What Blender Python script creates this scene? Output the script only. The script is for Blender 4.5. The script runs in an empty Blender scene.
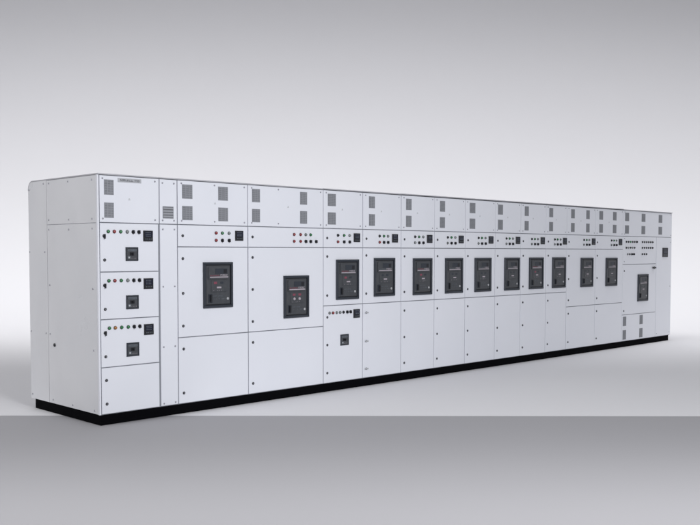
import bpy, math, random
from mathutils import Matrix, Vector
random.seed(7)
S = bpy.context.scene
C = S.collection
R = math.radians

# ------------------------------------------------------------------ camera
yaw, pitch, roll = 0.7806, 0.0472, 0.0011
CAM = Vector((-4.1368, -7.4428, 1.6234))
fw = Vector((math.sin(yaw)*math.cos(pitch), math.cos(yaw)*math.cos(pitch), -math.sin(pitch)))
rt = Vector((math.cos(yaw), -math.sin(yaw), 0))
up = rt.cross(fw)
r2 = rt*math.cos(roll) + up*math.sin(roll)
u2 = -rt*math.sin(roll) + up*math.cos(roll)
cd = bpy.data.cameras.new("camera")
cam = bpy.data.objects.new("camera", cd); C.objects.link(cam)
M = Matrix.Identity(4)
for i in range(3):
    M[i][0], M[i][1], M[i][2], M[i][3] = r2[i], u2[i], -fw[i], CAM[i]
cam.matrix_world = M
cd.sensor_width = 36.0
cd.lens = 891.6/700*36
cd.shift_x = 0.0026
cd.shift_y = 0.0446
cd.clip_end = 300
S.camera = cam

# ------------------------------------------------------------------ world, lamps, exposure
W = bpy.data.worlds.new("World"); S.world = W; W.use_nodes = True
bg = W.node_tree.nodes["Background"]
bg.inputs[0].default_value = (0.97, 0.98, 1.0, 1)
bg.inputs[1].default_value = 0.365
F = Vector((math.sin(yaw), math.cos(yaw), 0))        # level view direction
RT = Vector((math.cos(yaw), -math.sin(yaw), 0))      # level right
def spot_at(depth, right, z):
    p = Vector((CAM.x, CAM.y, 0)) + F*depth + RT*right
    p.z = z
    return p
def area(name, pos, target, sx, sy, power, col=(1, 1, 1), spread=180):
    d = bpy.data.lights.new(name, 'AREA'); d.shape = 'RECTANGLE'
    d.size = sx; d.size_y = sy; d.energy = power; d.color = col; d.spread = R(spread)
    o = bpy.data.objects.new(name, d); C.objects.link(o)
    o.location = pos
    dr = (target - pos).normalized()
    x = RT - dr*RT.dot(dr); x.normalize()            # long side level, across the view
    z = -dr; y = z.cross(x)
    m = Matrix.Identity(4)
    for i in range(3):
        m[i][0], m[i][1], m[i][2], m[i][3] = x[i], y[i], z[i], pos[i]
    o.matrix_world = m
    return o
area("added_backdrop_light", spot_at(14.5, 0, 9.4), spot_at(20.0, 0, 1.0), 40, 1.0, 765, (1, 1, 1), 98)  # unseen light added to grade the backdrop, darker towards the top
area("added_rear_light", spot_at(16.3, 0, 7.3), spot_at(16.9, 0, 0), 36, 1.0, 150, (1, 1, 1), 140)  # added above the frame to brighten the rear paper and lower sweep
area("added_key_light", spot_at(0.0, 5.0, 5.2), spot_at(9.5, -1.4, 1.4), 3.4, 2.4, 385, (0.97, 0.98, 1.0), 125)  # added key, beam narrowed so the fronts darken towards the far end
area("added_side_light", spot_at(3.0, -9.0, 4.5), spot_at(9.0, -3.0, 1.6), 3.0, 3.0, 270, (1.0, 0.99, 0.985))  # added out of view on the left to lift the end side
area("added_floor_light", spot_at(5.3, 0, 3.3), spot_at(5.3, 0, 0), 26, 0.5, 84, (1, 1, 1), 82)  # unseen light added so the floor pales towards the camera
S.view_settings.view_transform = 'Standard'
S.view_settings.look = 'None'
S.view_settings.exposure = 0
S.view_settings.gamma = 1
S.render.engine = 'CYCLES'

# ------------------------------------------------------------------ materials
def mat(name, col, rough=0.5, metal=0.0, noise=0.0, nscale=3.0, bump=0.0, bscale=300.0, coat=0.0, spec=0.5, emit=None, wave=0.0):  # wave: slow bump of thin sheet steel
    m = bpy.data.materials.new(name); m.use_nodes = True
    nt = m.node_tree; b = nt.nodes["Principled BSDF"]
    b.inputs["Roughness"].default_value = rough
    b.inputs["Metallic"].default_value = metal
    b.inputs["Specular IOR Level"].default_value = spec
    b.inputs["Coat Weight"].default_value = coat
    tc = nt.nodes.new("ShaderNodeNewGeometry")
    c = (*col, 1)
    if noise > 0:
        n = nt.nodes.new("ShaderNodeTexNoise"); n.inputs["Scale"].default_value = nscale
        n.inputs["Detail"].default_value = 5
        nt.links.new(tc.outputs["Position"], n.inputs["Vector"])
        mx = nt.nodes.new("ShaderNodeMix"); mx.data_type = 'RGBA'
        nt.links.new(n.outputs["Fac"], mx.inputs["Factor"])
        mx.inputs["A"].default_value = (col[0]*(1-noise), col[1]*(1-noise*.9), col[2]*(1-noise*.7), 1)
        mx.inputs["B"].default_value = (min(1, col[0]*(1+noise)), min(1, col[1]*(1+noise*.9)), min(1, col[2]*(1+noise*.7)), 1)
        nt.links.new(mx.outputs["Result"], b.inputs["Base Color"])
        mr = nt.nodes.new("ShaderNodeMapRange")
        mr.inputs["To Min"].default_value = max(0.05, rough-0.08); mr.inputs["To Max"].default_value = min(1, rough+0.08)
        nt.links.new(n.outputs["Fac"], mr.inputs["Value"]); nt.links.new(mr.outputs["Result"], b.inputs["Roughness"])
    else:
        b.inputs["Base Color"].default_value = c
    if bump > 0:
        n2 = nt.nodes.new("ShaderNodeTexNoise"); n2.inputs["Scale"].default_value = bscale
        n2.inputs["Detail"].default_value = 2
        nt.links.new(tc.outputs["Position"], n2.inputs["Vector"])
        bp = nt.nodes.new("ShaderNodeBump"); bp.inputs["Strength"].default_value = bump
        bp.inputs["Distance"].default_value = 0.002
        nt.links.new(n2.outputs["Fac"], bp.inputs["Height"])
        nt.links.new(bp.outputs["Normal"], b.inputs["Normal"])
        if wave > 0:                                 # slow waviness of thin sheet steel
            n3 = nt.nodes.new("ShaderNodeTexNoise"); n3.inputs["Scale"].default_value = 2.2
            n3.inputs["Detail"].default_value = 1
            nt.links.new(tc.outputs["Position"], n3.inputs["Vector"])
            b3 = nt.nodes.new("ShaderNodeBump"); b3.inputs["Strength"].default_value = wave
            b3.inputs["Distance"].default_value = 0.02
            nt.links.new(n3.outputs["Fac"], b3.inputs["Height"])
            nt.links.new(b3.outputs["Normal"], bp.inputs["Normal"])
    if emit:
        b.inputs["Emission Color"].default_value = (*col, 1); b.inputs["Emission Strength"].default_value = emit
    return m
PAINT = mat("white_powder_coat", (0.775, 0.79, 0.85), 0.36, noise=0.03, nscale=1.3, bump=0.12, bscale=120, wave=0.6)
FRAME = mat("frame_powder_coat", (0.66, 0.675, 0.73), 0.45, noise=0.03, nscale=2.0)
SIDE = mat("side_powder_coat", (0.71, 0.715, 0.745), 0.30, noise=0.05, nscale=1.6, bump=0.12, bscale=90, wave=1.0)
ROOFM = mat("roof_powder_coat", (0.42, 0.42, 0.45), 0.5)
PLINTH = mat("black_plinth_paint", (0.002, 0.002, 0.003), 0.8, noise=0.1, nscale=8, spec=0.05)
SLAT = mat("vent_slat_grey", (0.32, 0.33, 0.36), 0.5)
HOLE = mat("vent_dark", (0.17, 0.175, 0.19), 0.8)
STEEL = mat("zinc_screw", (0.36, 0.36, 0.40), 0.4, metal=0.6)
BLACK = mat("black_plastic", (0.012, 0.013, 0.017), 0.35)
GLASSY = mat("meter_screen", (0.012, 0.014, 0.03), 0.12)
BEZEL = mat("breaker_bezel", (0.028, 0.034, 0.046), 0.4)
FACE = mat("breaker_face", (0.056, 0.060, 0.068), 0.40, noise=0.25, nscale=25)
FACE2 = mat("breaker_face_light", (0.11, 0.125, 0.145), 0.4)
INK = mat("white_print", (0.40, 0.36, 0.40), 0.5)
REDP = mat("red_print", (0.22, 0.055, 0.085), 0.45)
LGREY = mat("light_grey_plastic", (0.45, 0.46, 0.48), 0.4)
PLATE = mat("nameplate_grey", (0.44, 0.45, 0.48), 0.4)
GAP_SHADE = mat("gap_shade_grey", (0.25, 0.26, 0.29), 0.8)  # shade of the panel gaps, put into the housing front's colour
LENS = {
    'r': mat("red_lens", (0.24, 0.018, 0.02), 0.25, coat=0.5),
    'g': mat("green_lens", (0.015, 0.15, 0.045), 0.25, coat=0.5),
    'y': mat("amber_lens", (0.36, 0.15, 0.035), 0.25, coat=0.5),
    'w': mat("clear_lens", (0.20, 0.22, 0.22), 0.25, coat=0.5),
    'b': mat("dark_blue_lens", (0.03, 0.04, 0.08), 0.2, coat=0.5),
    'k': BLACK,
}
PAPER = mat("backdrop_paper", (0.77, 0.765, 0.79), 0.85, noise=0.006, nscale=0.5, spec=0.15)
FLOOR = mat("studio_floor_paint", (0.395, 0.39, 0.41), 0.8, noise=0.012, nscale=0.8, spec=0.15)

# ------------------------------------------------------------------ mesh builder
class MB:
    def __init__(s): s.v = []; s.f = []; s.m = []; s.mats = []; s.sm = []
    def mi(s, m):
        if m not in s.mats: s.mats.append(m)
        return s.mats.index(m)
    def face(s, idx, m, smooth=False): s.f.append(idx); s.m.append(s.mi(m)); s.sm.append(smooth)
    def box(s, x0, x1, y0, y1, z0, z1, m, ch=0.0, axis='y'):
        """box; ch chamfers the four edges round the front (-y, or -x when axis is 'x')"""
        b = len(s.v)
        if ch <= 0:
            s.v += [(x, y, z) for x in (x0, x1) for y in (y0, y1) for z in (z0, z1)]
            for q in ((0, 1, 3, 2), (4, 6, 7, 5), (0, 4, 5, 1), (2, 3, 7, 6), (0, 2, 6, 4), (1, 5, 7, 3)):
                s.face([b+i for i in q], m)
            return
        if axis == 'y':
            rings = [(x0, x1, z0, z1, y1), (x0, x1, z0, z1, y0+ch), (x0+ch, x1-ch, z0+ch, z1-ch, y0)]
            for a0, a1, c0, c1, d in rings: s.v += [(a0, d, c0), (a1, d, c0), (a1, d, c1), (a0, d, c1)]
            for k in range(2):
                for i in range(4):
                    j = (i+1) % 4
                    s.face([b+4*k+i, b+4*k+j, b+4*k+4+j, b+4*k+4+i], m)
            s.face([b+8, b+9, b+10, b+11], m); s.face([b+3, b+2, b+1, b], m)
        else:
            rings = [(y0, y1, z0, z1, x1), (y0, y1, z0, z1, x0+ch), (y0+ch, y1-ch, z0+ch, z1-ch, x0)]
            for a0, a1, c0, c1, d in rings: s.v += [(d, a0, c0), (d, a1, c0), (d, a1, c1), (d, a0, c1)]
            for k in range(2):
                for i in range(4):
                    j = (i+1) % 4
                    s.face([b+4*k+j, b+4*k+i, b+4*k+4+i, b+4*k+4+j], m)
            s.face([b+11, b+10, b+9, b+8], m); s.face([b, b+1, b+2, b+3], m)
    def lathe(s, x, z, prof, m, n=20, axis='y', y=0.0):
        """prof: [(radius, distance out of the panel)]; facing -y (or -x)"""
        b = len(s.v)
        for r, d in prof:
            for i in range(n):
                a = 2*math.pi*i/n
                if axis == 'y': s.v.append((x+r*math.cos(a), y-d, z+r*math.sin(a)))
                else: s.v.append((y-d, x-r*math.cos(a), z+r*math.sin(a)))
        for k in range(len(prof)-1):
            for i in range(n):
                j = (i+1) % n
                s.face([b+k*n+i, b+k*n+j, b+(k+1)*n+j, b+(k+1)*n+i], m, True)
        k = len(prof)-1
        s.face([b+k*n+i for i in range(n)], m)
    def prism(s, pts, y0, y1, m):
        """pts: outline in x, z (anticlockwise from the front)"""
        b = len(s.v); n = len(pts)
        s.v += [(x, y0, z) for x, z in pts] + [(x, y1, z) for x, z in pts]
        s.face([b+i for i in range(n)], m); s.face([b+n+i for i in reversed(range(n))], m)
        for i in range(n):
            j = (i+1) % n
            s.face([b+i, b+n+i, b+n+j, b+j], m)
    def ring(s, x0, x1, z0, z1, w, y0, y1, m, ch=0.003):
        """a rectangular frame of bar width w"""
        s.box(x0, x1, y0, y1, z1-w, z1, m, ch); s.box(x0, x1, y0, y1, z0, z0+w, m, ch)
        s.box(x0, x0+w, y0, y1, z0+w, z1-w, m, ch); s.box(x1-w, x1, y0, y1, z0+w, z1-w, m, ch)
    def mesh(s, name):
        me = bpy.data.meshes.new(name); me.from_pydata(s.v, [], s.f)
        for m in s.mats: me.materials.append(m)
        for p, i, q in zip(me.polygons, s.m, s.sm): p.material_index = i; p.use_smooth = q
        me.update()
        return me
def link(name, me, parent=None, loc=(0, 0, 0), label=None):
    o = bpy.data.objects.new(name, me); C.objects.link(o)
    if parent: o.parent = parent
    o.location = loc
    if label: o["label"] = label
    return o
def build(name, mb, parent=None, loc=(0, 0, 0), label=None): return link(name, mb.mesh(name), parent, loc, label)

# ------------------------------------------------------------------ setting: floor and paper sweep
D0 = 8.74                                            # where the paper's front edge lies (depth from the camera)
def sheet(name, prof, half, m, smooth=True):
    v = []; f = []
    n = 2
    for d, z in prof:
        for s_ in (-half, half):
            p = spot_at(d, s_, z); v.append(tuple(p))
    for i in range(len(prof)-1): f.append((2*i, 2*i+1, 2*i+3, 2*i+2))
    me = bpy.data.meshes.new(name); me.from_pydata(v, [], f); me.materials.append(m)
    for p in me.polygons: p.use_smooth = smooth
    me.update()
    o = link(name, me); o["kind"] = "structure"
    return o
sheet("floor", [(-25, 0), (32, 0)], 40, FLOOR)
wall_d, rad = 23.0, 4.4
prof = [(D0, 0.0012), (wall_d-rad-2, 0.0012)]
for k in range(0, 25):
    a = math.pi/2*k/24
    prof.append((wall_d-rad+rad*math.sin(a), 0.0012+rad*(1-math.cos(a))))
prof += [(wall_d, 6), (wall_d, 14)]
sheet("backdrop", prof, 38, PAPER)

# ------------------------------------------------------------------ shared small components
TOP, VZ, CZ, PLZ, DEP = 2.34, 1.888, 1.668, 0.102, 1.41
def mesh_screw(axis='y'):
    b = MB(); b.lathe(0, 0, [(0.0085, 0.0), (0.0085, 0.003), (0.006, 0.0055), (0.002, 0.0058)], STEEL, 14, axis)
    return b.mesh("screw")
LOCKM = mat("dark_lock_zinc", (0.035, 0.036, 0.042), 0.45)
SCREW = mesh_screw(); SCREW_X = mesh_screw('x')
b = MB(); b.lathe(0, 0, [(0.0145, 0), (0.0145, 0.004), (0.011, 0.007)], LOCKM, 18)
b.box(-0.0018, 0.0018, -0.0095, -0.0068, -0.008, 0.008, STEEL); LOCK = b.mesh("lock")
b = MB(); b.lathe(0, 0, [(0.017, 0), (0.017, 0.004), (0.012, 0.007)], BLACK, 18)
b.box(-0.006, 0.006, -0.022, -0.0065, -0.026, 0.018, BLACK, 0.002); LATCH = b.mesh("latch")
b = MB(); b.lathe(0, 0, [(0.015, 0), (0.015, 0.004), (0.012, 0.007)], STEEL, 18)
b.box(-0.028, 0.028, -0.016, -0.0065, -0.007, 0.007, LGREY, 0.002); WING = b.mesh("wing_lock")
LAMPS = {}
for k, m in LENS.items():
    b = MB()
    b.lathe(0, 0, [(0.0175, 0), (0.0175, 0.004), (0.015, 0.006)], BLACK, 20)
    b.lathe(0, 0, [(0.0145, 0.004), (0.0145, 0.012), (0.011, 0.017), (0.004, 0.0185)], m, 20)
    LAMPS[k] = b.mesh("indicator_lamp")
b = MB()
b.lathe(0, 0, [(0.0185, 0), (0.0185, 0.005), (0.016, 0.008)], BLACK, 20)
b.box(-0.006, 0.006, -0.026, -0.007, -0.016, 0.016, BLACK, 0.002); b.box(-0.0012, 0.0012, -0.0268, -0.0262, 0.002, 0.014, INK)
SWITCH = b.mesh("selector_switch")

def mesh_meter(w, h):
    b = MB()
    b.box(-w/2, w/2, -0.012, 0, -h/2, h/2, BLACK, 0.004)
    b.box(-w*.40, w*.40, -0.0135, -0.0122, -h*.12, h*.40, GLASSY)
    for i in range(3):
        z = h*(.31-.16*i)
        for j in range(4): b.box(-w*.30+j*w*.145, -w*.30+j*w*.145+w*.09, -0.0142, -0.0137, z-h*.035, z+h*.035, FACE2)
    for j in range(4): b.lathe(-w*.27+j*w*.18, -h*.29, [(w*.055, 0.0118), (w*.045, 0.0145)], FACE2, 10)
    return b.mesh("meter")
METER = mesh_meter(0.104, 0.103)
BIGMETER = mesh_meter(0.20, 0.165)

def marks(b, x0, x1, z0, z1, m, y, n, seed, fill=0.8):
    """a line of print too small to read: uneven little strokes"""
    rr = random.Random(seed); w = (x1-x0)/n; h = z1-z0
    for i in range(n):
        if rr.random() > fill: continue
        a = x0+i*w; e = a+w*rr.uniform(.5, .8)
        k = rr.randint(0, 3)
        b.box(a, a+w*.22, y-.0006, y, z0, z1, m)
        if k != 1: b.box(a+w*.24, e, y-.0006, y, z1-h*.24, z1, m)
        if k != 2: b.box(a+w*.24, e, y-.0006, y, z0, z0+h*.24, m)
        if k == 3: b.box(e-w*.2, e, y-.0006, y, z0+h*.26, z1-h*.26, m)

# moulded-case breaker front (small, square)
def mccb_meshes(w=0.134, h=0.130):
    a = MB(); a.ring(-w/2, w/2, -h/2, h/2, 0.010, -0.010, 0.006, BEZEL, 0.002)
    a.box(-w/2+.0102, w/2-.0102, -0.004, 0, -h/2+.0102, h/2-.0102, FACE)
    a.box(-w*.36, w*.36, -0.0085, -0.0042, h*.20, h*.36, FACE2, 0.001)
    a.box(-w*.36, -w*.12, -0.008, -0.0042, -h*.36, -h*.14, FACE2, 0.001)
    a.lathe(-w*.24, -h*.25, [(0.009, 0.008), (0.007, 0.011)], LGREY, 12)
    marks(a, -w*.06, w*.34, -h*.34, -h*.28, INK, -0.0042, 7, 3)
    marks(a, -w*.30, w*.30, h*.25, h*.30, BEZEL, -0.0086, 9, 4)
    t = MB(); t.box(-w*.16, w*.16, -0.012, -0.0042, -h*.10, h*.12, BLACK, 0.002)
    t.box(-w*.05, w*.07, -0.034, -0.0122, -h*.05, h*.07, BLACK, 0.003)
    return a.mesh("moulded_case_breaker"), t.mesh("toggle_handle")
MCCB = mccb_meshes()
def add_mccb(root, x, z):
    o = link("moulded_case_breaker", MCCB[0], root, (x, 0, z))
    link("toggle_handle", MCCB[1], o)

# air circuit breaker front, 0.37 x 0.467
BW, BH = 0.370, 0.467
a = MB(); a.ring(-BW/2, BW/2, -BH/2, BH/2, 0.026, -0.022, 0.006, BEZEL, 0.005)
a.box(-BW/2+.0258, BW/2-.0258, -0.005, 0, -BH/2+.0262, BH/2-.0262, BLACK); BEZ = a.mesh("bezel")
def face_mesh(kind):
    a = MB(); w = BW/2-.034; h = BH/2-.034
    a.box(-w, w, -0.012, -0.0052, -h, h, FACE, 0.004)
    y = -0.0122
    # upper housing: raised brow with display window
    a.prism([(-w*.86, h*.30), (w*.86, h*.30), (w*.86, h*.88), (w*.80, h*.94), (-w*.80, h*.94), (-w*.86, h*.88)], -0.020, y, FACE)
    a.box(-w*.30, w*.72, -0.0225, -0.0202, h*.56, h*.84, BEZEL, 0.001)
    a.box(w*.40, w*.66, -0.0235, -0.0227, h*.60, h*.80, BLACK)
    # printed band across the front
    a.box(-w*.74, w*.80, -0.0208, -0.0202, h*.375, h*.425, INK)
    marks(a, -w*.70, w*.10, h*.45, h*.52, REDP if kind != 'c' else FACE2, -0.0202, 9, 11)
    marks(a, w*.14, w*.74, h*.45, h*.54, INK, -0.0202, 7, 12)
    # middle: operating panel
    a.box(-w*.60, w*.62, -0.017, y, -h*.36, h*.24, FACE, 0.002)
    a.box(-w*.40, -w*.14, -0.019, -0.0172, h*.05, h*.17, REDP if kind != 'c' else BEZEL, 0.001)
    a.box(w*.14, w*.40, -0.019, -0.0172, h*.05, h*.17, REDP if kind == 'b' else BEZEL, 0.001)
    marks(a, -w*.42, w*.42, -h*.31, -h*.26, INK, -0.0172, 13, 13, .6)
    # lower: charging handle recess and rating print
    a.box(-w*.84, -w*.52, -0.018, y, -h*.90, -h*.46, BEZEL, 0.002)
    marks(a, -w*.40, w*.36, -h*.60, -h*.55, FACE2, y, 12, 14)
    marks(a, -w*.40, w*.60, -h*.74, -h*.69, FACE2, y, 14, 15)
    return a.mesh("faceplate")
FACES = {k: face_mesh(k) for k in 'abc'}
w, h = BW/2-.034, BH/2-.034
b = MB(); b.lathe(0, 0, [(0.0165, 0.0172), (0.0165, 0.020), (0.0125, 0.026), (0.005, 0.0268)], INK, 18); PB_W = b.mesh("push_button")
b = MB(); b.box(-.028, .028, -.0215, -.0172, -.008, .008, INK, .001); FLAG = b.mesh("position_flag")
b = MB(); b.lathe(0, 0, [(0.014, 0.0122), (0.014, 0.017), (0.009, 0.020)], LGREY, 16); b.box(-.0015, .0015, -.0212, -.0203, -.006, .006, BLACK); KEY = b.mesh("key_lock")
b = MB(); b.box(-.011, .011, -.030, -.0122, -.036, .036, BLACK, .004); CHG = b.mesh("charging_handle")
def add_acb(root, x, z, kind):
    o = link("circuit_breaker", BEZ, root, (x, 0, z))
    link("faceplate", FACES[kind], o)
    if kind == 'b':
        link("push_button", PB_W, o, (-w*.25, 0, -h*.12)); link("push_button", PB_W, o, (w*.25, 0, -h*.12))
    else:
        link("position_flag", FLAG, o, (w*.02, 0, -h*.13))
    link("key_lock", KEY, o, (w*.78, 0, -h*.72)); link("charging_handle", CHG, o, (-w*.68, -.006, -h*.68))

VENTS = {}
def vent_mesh(w, h, coarse=0):
    k = (round(w, 3), round(h, 3), coarse)
    if k in VENTS: return VENTS[k]
    b = MB(); y = 0.0
    b.ring(-w/2, w/2, -h/2, h/2, 0.005, y-0.003, y, SLAT, 0.001)
    b.box(-w/2+.005, w/2-.005, y-0.0008, y, -h/2+.005, h/2-.005, HOLE)
    n = coarse or max(6, int(h/0.0115)); p = (h-.012)/n
    for i in range(n):
        z = -h/2+.006+p*(i+.5)
        b.box(-w/2+.006, w/2-.006, y-0.006, y-0.001, z-p*.30, z+p*.30, SLAT, 0.0008)
    if not coarse:
        for s_ in (-1, 1): b.box(s_*w/6-.003, s_*w/6+.003, y-0.0072, y-0.0062, -h/2+.006, h/2-.006, SLAT)
    VENTS[k] = b.mesh("vent_grille")
    return VENTS[k]

# ------------------------------------------------------------------ cubicles
G = "switchgear cubicles bolted together in one long row"
def cubicle(x0, x1, label, side=False, roof_end=False):
    root = bpy.data.objects.new("switchgear_cubicle", None); C.objects.link(root)
    root.location = (x0, 0, 0); root.empty_display_size = 0.2
    root["label"] = label; root["category"] = "electrical cabinet"; root["group"] = G
    wd = x1-x0
    a = MB()                                         # carcass: profile in y,z swept across the width
    xa = 0.012 if side else 0.0
    pr = [(0.013, PLZ), (DEP-.004, PLZ)]
    rr = 0.085
    for k in range(9):
        t = math.pi/2*k/8
        pr.append((DEP-.004-rr+rr*math.cos(t), TOP-.012-rr+rr*math.sin(t)))
    pr.append((0.013, TOP-.012))
    n = len(pr); base = len(a.v)
    a.v += [(xa, y, z) for y, z in pr] + [(wd-0.0002, y, z) for y, z in pr]
    a.face([base+i for i in reversed(range(n))], FRAME); a.face([base+n+i for i in range(n)], FRAME)
    for i in range(n):
        j = (i+1) % n
        a.face([base+i, base+j, base+n+j, base+n+i], FRAME if i != n-1 else GAP_SHADE, 1 < i < n-2)
    build("housing", a, root)
    a = MB(); e = 0.0116; R1 = rr+.002; yc, zc = DEP-.004-rr, TOP-.012-rr
    outp = [(-0.007, TOP)]+[(yc+(rr+.010)*math.sin(t), zc+(rr+.012)*math.cos(t)) for t in [math.pi/2*k/8 for k in range(9)]]
    inp = [(-0.007, TOP-e)]+[(yc+(rr+.0004)*math.sin(t), zc+(rr+.0004)*math.cos(t)) for t in [math.pi/2*k/8 for k in range(9)]]
    prf = outp+inp[::-1]; n = len(prf)
    a.v += [(0.0, y, z) for y, z in prf]+[(wd-.001, y, z) for y, z in prf]
    for i in range(n):
        j = (i+1) % n; a.face([i, n+i, n+j, j], ROOFM)
    for k in range(9):
        a.face([k, k+1, n-2-k, n-1-k], ROOFM); a.face([n+k+1, n+k, 2*n-1-k, 2*n-2-k], ROOFM)
    build("roof", a, root, (0, 0, 0.006 if 4.1 < x0 < 9.7 else 0.003 if 2.8 < x0 < 4.1 else 0))
    a = MB(); a.box(0.018 if side else 0.0, wd-(0.03 if roof_end else 0.0002), 0.022, DEP-.06, 0.0045, PLZ-.0005, PLINTH, 0.0); build("plinth", a, root)
    return root
GAP = 0.0045
SG = 0.0022
def panel(root, name, x0, x1, z0, z1, label=None, mt=None, trim=False):
    a = MB(); mt = mt or PAINT
    a.box(x0+GAP, x1-GAP, 0.0, 0.0125, z0+GAP, z1-GAP, mt, 0.0022)
    xm, zm = (x0+x1)/2, (z0+z1)/2
    a.v = [(x-xm, y, z-zm) for x, y, z in a.v]
    o = build(name, a, root, (0, 0, 0), label)
    rr = random.Random(int((root.location.x*7+x0*3+z0*11)*1000))
    e = Matrix.Rotation(rr.uniform(-1, 1)*0.0011, 4, 'Y') @ Matrix.Rotation(rr.uniform(-1, 1)*0.0022, 4, 'Z') @ Matrix.Rotation(rr.uniform(-1, 1)*0.0014, 4, 'X')
    T = Matrix.Translation((xm, rr.uniform(-0.0012, 0.0004), zm)) @ e @ Matrix.Translation((-xm, 0, -zm))
    a.v = [(x+xm, y, z+zm) for x, y, z in a.v]
    for v, c in zip(o.data.vertices, a.v): v.co = c
    o.matrix_local = T
    return o
def put(me, nm, par, pts, y=0.0):
    for x, z in pts: link(nm, me, par, (x, y, z))
def screws(par, pts): put(SCREW, "screw", par, pts)
EMBM = mat("emblem_grey", (0.56, 0.57, 0.60), 0.5)
EMB = MB(); EMB.prism([(-.013, -.009), (.013, -.009), (.005, .011), (-.003, .011)], -0.002, 0, EMBM); EMB = EMB.mesh("emblem")
VROW = (2.216, 2.004)
def top_panel(root, wd, vents, emb, xs=None, name="vent_panel", ends=True, x0=0.0, vw=None):
    p = panel(root, name, x0, wd, VZ, TOP-.013)
    for vx, vwid in vents:
        for z in VROW: link("vent_grille", vent_mesh(vwid, 0.140), p, (vx, 0, z))
    if ends:
        xs = xs or [0.045, wd-0.045]
        screws(p, [(x, z) for x in xs for z in (TOP-.045, VZ+.038)])
    if emb: link("emblem", EMB, p, (emb, 0, 2.112))
    return p
def lamp_grid(par, xs, zs, rows):
    for z, row in zip(zs, rows):
        for x, k in zip(xs, row):
            if k == ' ': continue
            link("selector_switch" if k == 'S' else "indicator_lamp", SWITCH if k == 'S' else LAMPS[k], par, (x, 0, z))

# 1: end cubicle with three small breaker doors
x0 = 0.0; wd = 0.66
r = cubicle(x0, 0.66, "left end white cubicle with three stacked small-breaker doors and grey nameplate at top", side=True)
a = MB(); a.box(0.0, 0.016, 0.0, 0.028, PLZ+.002, TOP-.013, PAINT, 0.003); build("corner_post", a, r)
p = top_panel(r, wd, [(0.117, 0.100)], 0.33, x0=0.018, xs=[0.052, 0.61])
a = MB(); a.box(-.125, .125, -.004, 0, -.019, .019, PLATE, .001); marks(a, -.10, .105, -.009, .009, BLACK, -.004, 19, 5, .95)
build("nameplate", a, p, (0.335, 0, 2.288))
zs = [VZ, 1.431, 0.990, 0.543, PLZ+.003]
cols = ['grgwSS', 'grgwSS', 'gyggSS']
for i in range(4):
    p = panel(r, "door", 0.018, 0.648, zs[i+1], zs[i])
    if i < 3:
        zl = zs[i]-0.081
        lamp_grid(p, [0.106, 0.168, 0.235, 0.305, 0.369, 0.430], [zl], [cols[i]])
        link("meter", METER, p, (0.528, 0, zs[i]-.117))
        link("latch", LATCH, p, (0.064, 0, zs[i]-.123)); link("lock", LOCK, p, (0.066, 0, zs[i]-.345))
        add_mccb(r, 0.351, [1.598, 1.143, 0.693][i])
    else:
        put(LOCK, "lock", p, [(0.071, 0.423), (0.073, 0.202)])
# side panels of the end cubicle
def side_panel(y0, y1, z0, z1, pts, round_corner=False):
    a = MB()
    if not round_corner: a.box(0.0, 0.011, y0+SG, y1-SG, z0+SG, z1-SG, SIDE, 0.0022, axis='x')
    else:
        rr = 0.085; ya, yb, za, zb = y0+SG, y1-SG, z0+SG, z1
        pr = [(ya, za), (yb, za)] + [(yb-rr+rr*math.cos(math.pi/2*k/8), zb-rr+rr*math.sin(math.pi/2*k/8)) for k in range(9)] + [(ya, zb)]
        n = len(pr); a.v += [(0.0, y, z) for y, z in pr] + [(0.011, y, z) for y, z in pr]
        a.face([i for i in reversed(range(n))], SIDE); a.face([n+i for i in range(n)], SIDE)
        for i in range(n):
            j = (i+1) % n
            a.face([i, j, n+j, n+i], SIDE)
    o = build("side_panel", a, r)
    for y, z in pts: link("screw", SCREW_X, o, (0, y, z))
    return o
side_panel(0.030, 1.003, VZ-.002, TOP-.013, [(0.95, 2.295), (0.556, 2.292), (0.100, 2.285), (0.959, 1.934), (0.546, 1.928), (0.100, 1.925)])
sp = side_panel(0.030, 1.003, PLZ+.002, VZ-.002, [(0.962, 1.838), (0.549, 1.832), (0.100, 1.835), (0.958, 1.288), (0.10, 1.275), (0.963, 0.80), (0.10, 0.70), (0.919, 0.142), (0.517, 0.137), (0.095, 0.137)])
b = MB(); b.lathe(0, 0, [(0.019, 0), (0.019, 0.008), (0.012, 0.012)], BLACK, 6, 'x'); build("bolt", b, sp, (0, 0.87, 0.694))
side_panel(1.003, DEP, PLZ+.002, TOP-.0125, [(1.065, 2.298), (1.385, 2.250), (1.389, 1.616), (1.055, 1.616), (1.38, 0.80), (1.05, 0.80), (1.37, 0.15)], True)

# 2: narrow cable chamber
x0, x1 = 0.66, 0.865; wd = x1-x0
r = cubicle(x0, x1, "very narrow plain white chamber with one small louvre, second from the left end")
p = panel(r, "vent_panel", 0, wd, VZ, TOP-.013)
link("vent_grille", vent_mesh(0.125, 0.118, 4), p, (0.098, 0, 2.003))
screws(p, [(0.035, 2.287), (0.165, 2.287), (0.035, 1.925), (0.165, 1.925)])
p = panel(r, "cover_panel", 0, wd, PLZ+.003, VZ)
screws(p, [(x, z) for x in (0.036, 0.168) for z in (1.838, 1.280, 0.689, 0.132)])

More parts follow.
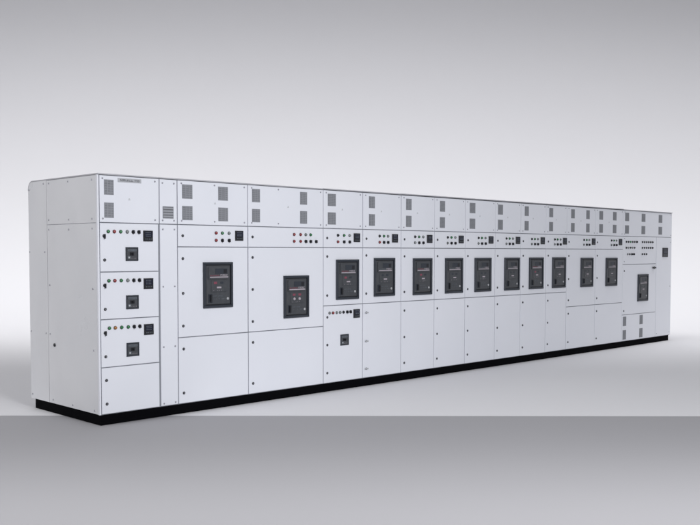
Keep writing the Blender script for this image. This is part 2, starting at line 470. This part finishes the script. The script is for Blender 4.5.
# general breaker cubicle
def breaker_cubicle(x0, x1, label, vents, lamps, lrows, meter, acb, kind, zdoor, lower=None, locks=(), lowlocks=(), lockmesh=LOCK, emb=None, xs=None):
    wd = x1-x0
    r = cubicle(x0, x1, label)
    top_panel(r, wd, [(v-x0, w_) for v, w_ in vents], emb or wd*.47, xs)
    p = panel(r, "control_panel", 0, wd, CZ, VZ)
    lamp_grid(p, [l-x0 for l in lamps], [1.812, 1.737], lrows)
    if meter: link("meter", METER, p, (meter-x0, 0, 1.788))
    link("lock", LOCK, p, (0.060, 0, 1.778))
    p = panel(r, "breaker_door", 0, wd, zdoor, CZ)
    put(LOCK, "lock", p, [(0.060, z) for z in locks])
    add_acb(r, acb[0]-x0, acb[1], kind)
    if lower is None:
        p = panel(r, "lower_door", 0, wd, PLZ+.003, zdoor)
        put(lockmesh, "lock", p, [(0.062, z) for z in lowlocks])
    return r
ZD, ZE = 0.767, 1.000
breaker_cubicle(0.865, 1.745, "wide white cubicle with high-set breaker, meter and four vents, right of the narrow chamber",
    [(0.982, .124), (1.422, .124)], [1.331, 1.409, 1.496], ['rgw', 'rSS'], 1.626, (1.349, 1.281), 'a', ZD,
    locks=(1.553, 1.208, 0.882), lowlocks=(0.652, 0.211), xs=[0.048, 0.449, 0.832], emb=0.455)
breaker_cubicle(1.745, 2.835, "widest white cubicle of the left half, low-set breaker and nine lamps without a meter",
    [(1.855, .108), (2.532, .105)], [2.390, 2.486, 2.563, 2.636, 2.720], ['rrwg ', 'rrSSS'], None, (2.417, 1.124), 'b', ZD,
    locks=(1.560, 1.220, 0.879), lowlocks=(0.655, 0.215), xs=[0.052, 0.42, 1.045], emb=0.56)
# 5: breaker above, small breaker door below
x0 = 2.835
r = breaker_cubicle(x0, 3.48, "cubicle with large breaker above, small breaker and lamp row in its lower door",
    [(2.968, .128)], [3.065, 3.164, 3.255], ['kgw', 'rSS'], 3.376, (3.217, 1.298), 'a', ZE, lower='own', locks=(1.567, 1.118))
p = panel(r, "lower_door", 0, .645, PLZ+.003, ZE)
lamp_grid(p, [2.93-x0, 2.985-x0, 3.045-x0, 3.10-x0, 3.155-x0, 3.215-x0, 3.27-x0], [0.915], ['wrwwkSS'])
link("meter", METER, p, (3.372-x0, 0, 0.890))
put(LOCK, "lock", p, [(0.060, 0.868), (0.060, 0.548), (0.060, 0.223)])
add_mccb(r, 3.172-x0, 0.590)
breaker_cubicle(3.48, 4.165, "breaker cubicle with silver winged locks on its lower door, near the row's middle",
    [(3.635, .105)], [3.768, 3.844, 3.918], ['kgw', 'rSS'], 4.044, (3.853, 1.314), 'c', ZE,
    locks=(1.577, 1.120), lowlocks=(0.892, 0.548, 0.215), lockmesh=WING)
std = [
    (4.165, 4.810, [(4.302, .105)], 4.708, 4.566, 'a', "white breaker cubicle, first of the six identical ones right of the winged locks"),
    (4.810, 5.455, [(4.968, .105)], 5.361, 5.208, 'c', "white breaker cubicle, second of the six identical ones right of the winged locks"),
    (5.455, 6.135, [(5.608, .125)], 6.028, 5.846, 'c', "white breaker cubicle, third of the six identical ones right of the winged locks"),
    (6.135, 6.760, [(6.252, .118)], 6.680, 6.535, 'c', "white breaker cubicle, fourth of the six identical ones right of the winged locks"),
    (6.760, 7.420, [(6.900, .105)], 7.321, 7.154, 'a', "white breaker cubicle, fifth of the six identical ones right of the winged locks"),
    (7.420, 8.000, [(7.550, .105)], 7.938, 7.773, 'c', "white breaker cubicle, last of the six identical ones, before the lower-set doors"),
]
for xa, xb, vents, mt, ac, kd, lb in std:
    breaker_cubicle(xa, xb, lb, vents, [mt-.283, mt-.207, mt-.125], ['kgw', 'wSS'], mt, (ac, 1.307), kd, ZE,
        locks=(1.565, 1.118), lowlocks=(0.885, 0.551, 0.225))
breaker_cubicle(8.0, 8.86, "left one of two far cubicles whose breaker doors reach lower than their neighbours",
    [(8.165, .105), (8.615, .105)], [8.50, 8.58, 8.66], ['kgw', 'wSS'], 8.795, (8.594, 1.297), 'c', ZD, locks=(1.56, 1.20, 0.87), lowlocks=(0.66, 0.215))
breaker_cubicle(8.86, 9.76, "far cubicle with long breaker door, touching the wide right end cubicle",
    [(9.028, .115), (9.467, .115)], [9.37, 9.45, 9.53], ['kgw', 'wSS'], 9.665, (9.372, 1.293), 'c', ZD, locks=(1.56, 1.20, 0.87), lowlocks=(0.66, 0.215))
# 15: wide end cubicle
x0, x1 = 9.76, 11.565; wd = x1-x0; ux = 10.97-x0
r = cubicle(x0, x1, "widest cubicle at the far right end, rows of tiny lamps, vents near its foot", roof_end=True)
top_panel(r, wd, [(9.885-x0, .135), (10.468-x0, .135), (11.105-x0, .135)], None)
p = panel(r, "control_panel", 0, ux, 1.412, VZ)
for row, (z, a_, b_) in enumerate([(1.795, 'kkgkkS', 'kkkkkk'), (1.695, 'kwkwk', 'kkkkkk'), (1.585, 'wkSS', 'kkk')]):
    lamp_grid(p, [9.87-x0+.072*i+(.05 if row == 2 else 0) for i in range(6)], [z], [a_])
    lamp_grid(p, [10.44-x0+.076*i for i in range(6)], [z], [b_])
screws(p, [(0.05, 1.85), (0.05, 1.46)])
p = panel(r, "breaker_door", 0, ux, 0.553, 1.412)
a = MB(); a.lathe(0, 0, [(0.022, 0), (0.022, 0.008), (0.015, 0.012)], BLACK, 16); a.box(-.09, .022, -.03, -.0122, -.013, .013, BLACK, .004)
build("handle", a, p, (10.90-x0, 0, 1.345))
put(LOCK, "lock", p, [(0.06, 1.30), (0.06, 0.62)])
add_acb(r, 10.474-x0, 1.001, 'c')
p = panel(r, "lower_door", 0, ux, PLZ+.003, 0.553)
for vx in (9.853-x0, 10.44-x0):
    for z in (0.443, 0.213): link("vent_grille", vent_mesh(0.115, 0.160), p, (vx, 0, z))
p = panel(r, "cover_panel", ux, wd, PLZ+.003, VZ)
link("meter", BIGMETER, p, (11.30-x0, 0, 1.615))
screws(p, [(wd-.05, z) for z in (1.80, 1.0, 0.16)] + [(ux+.05, 0.16)])
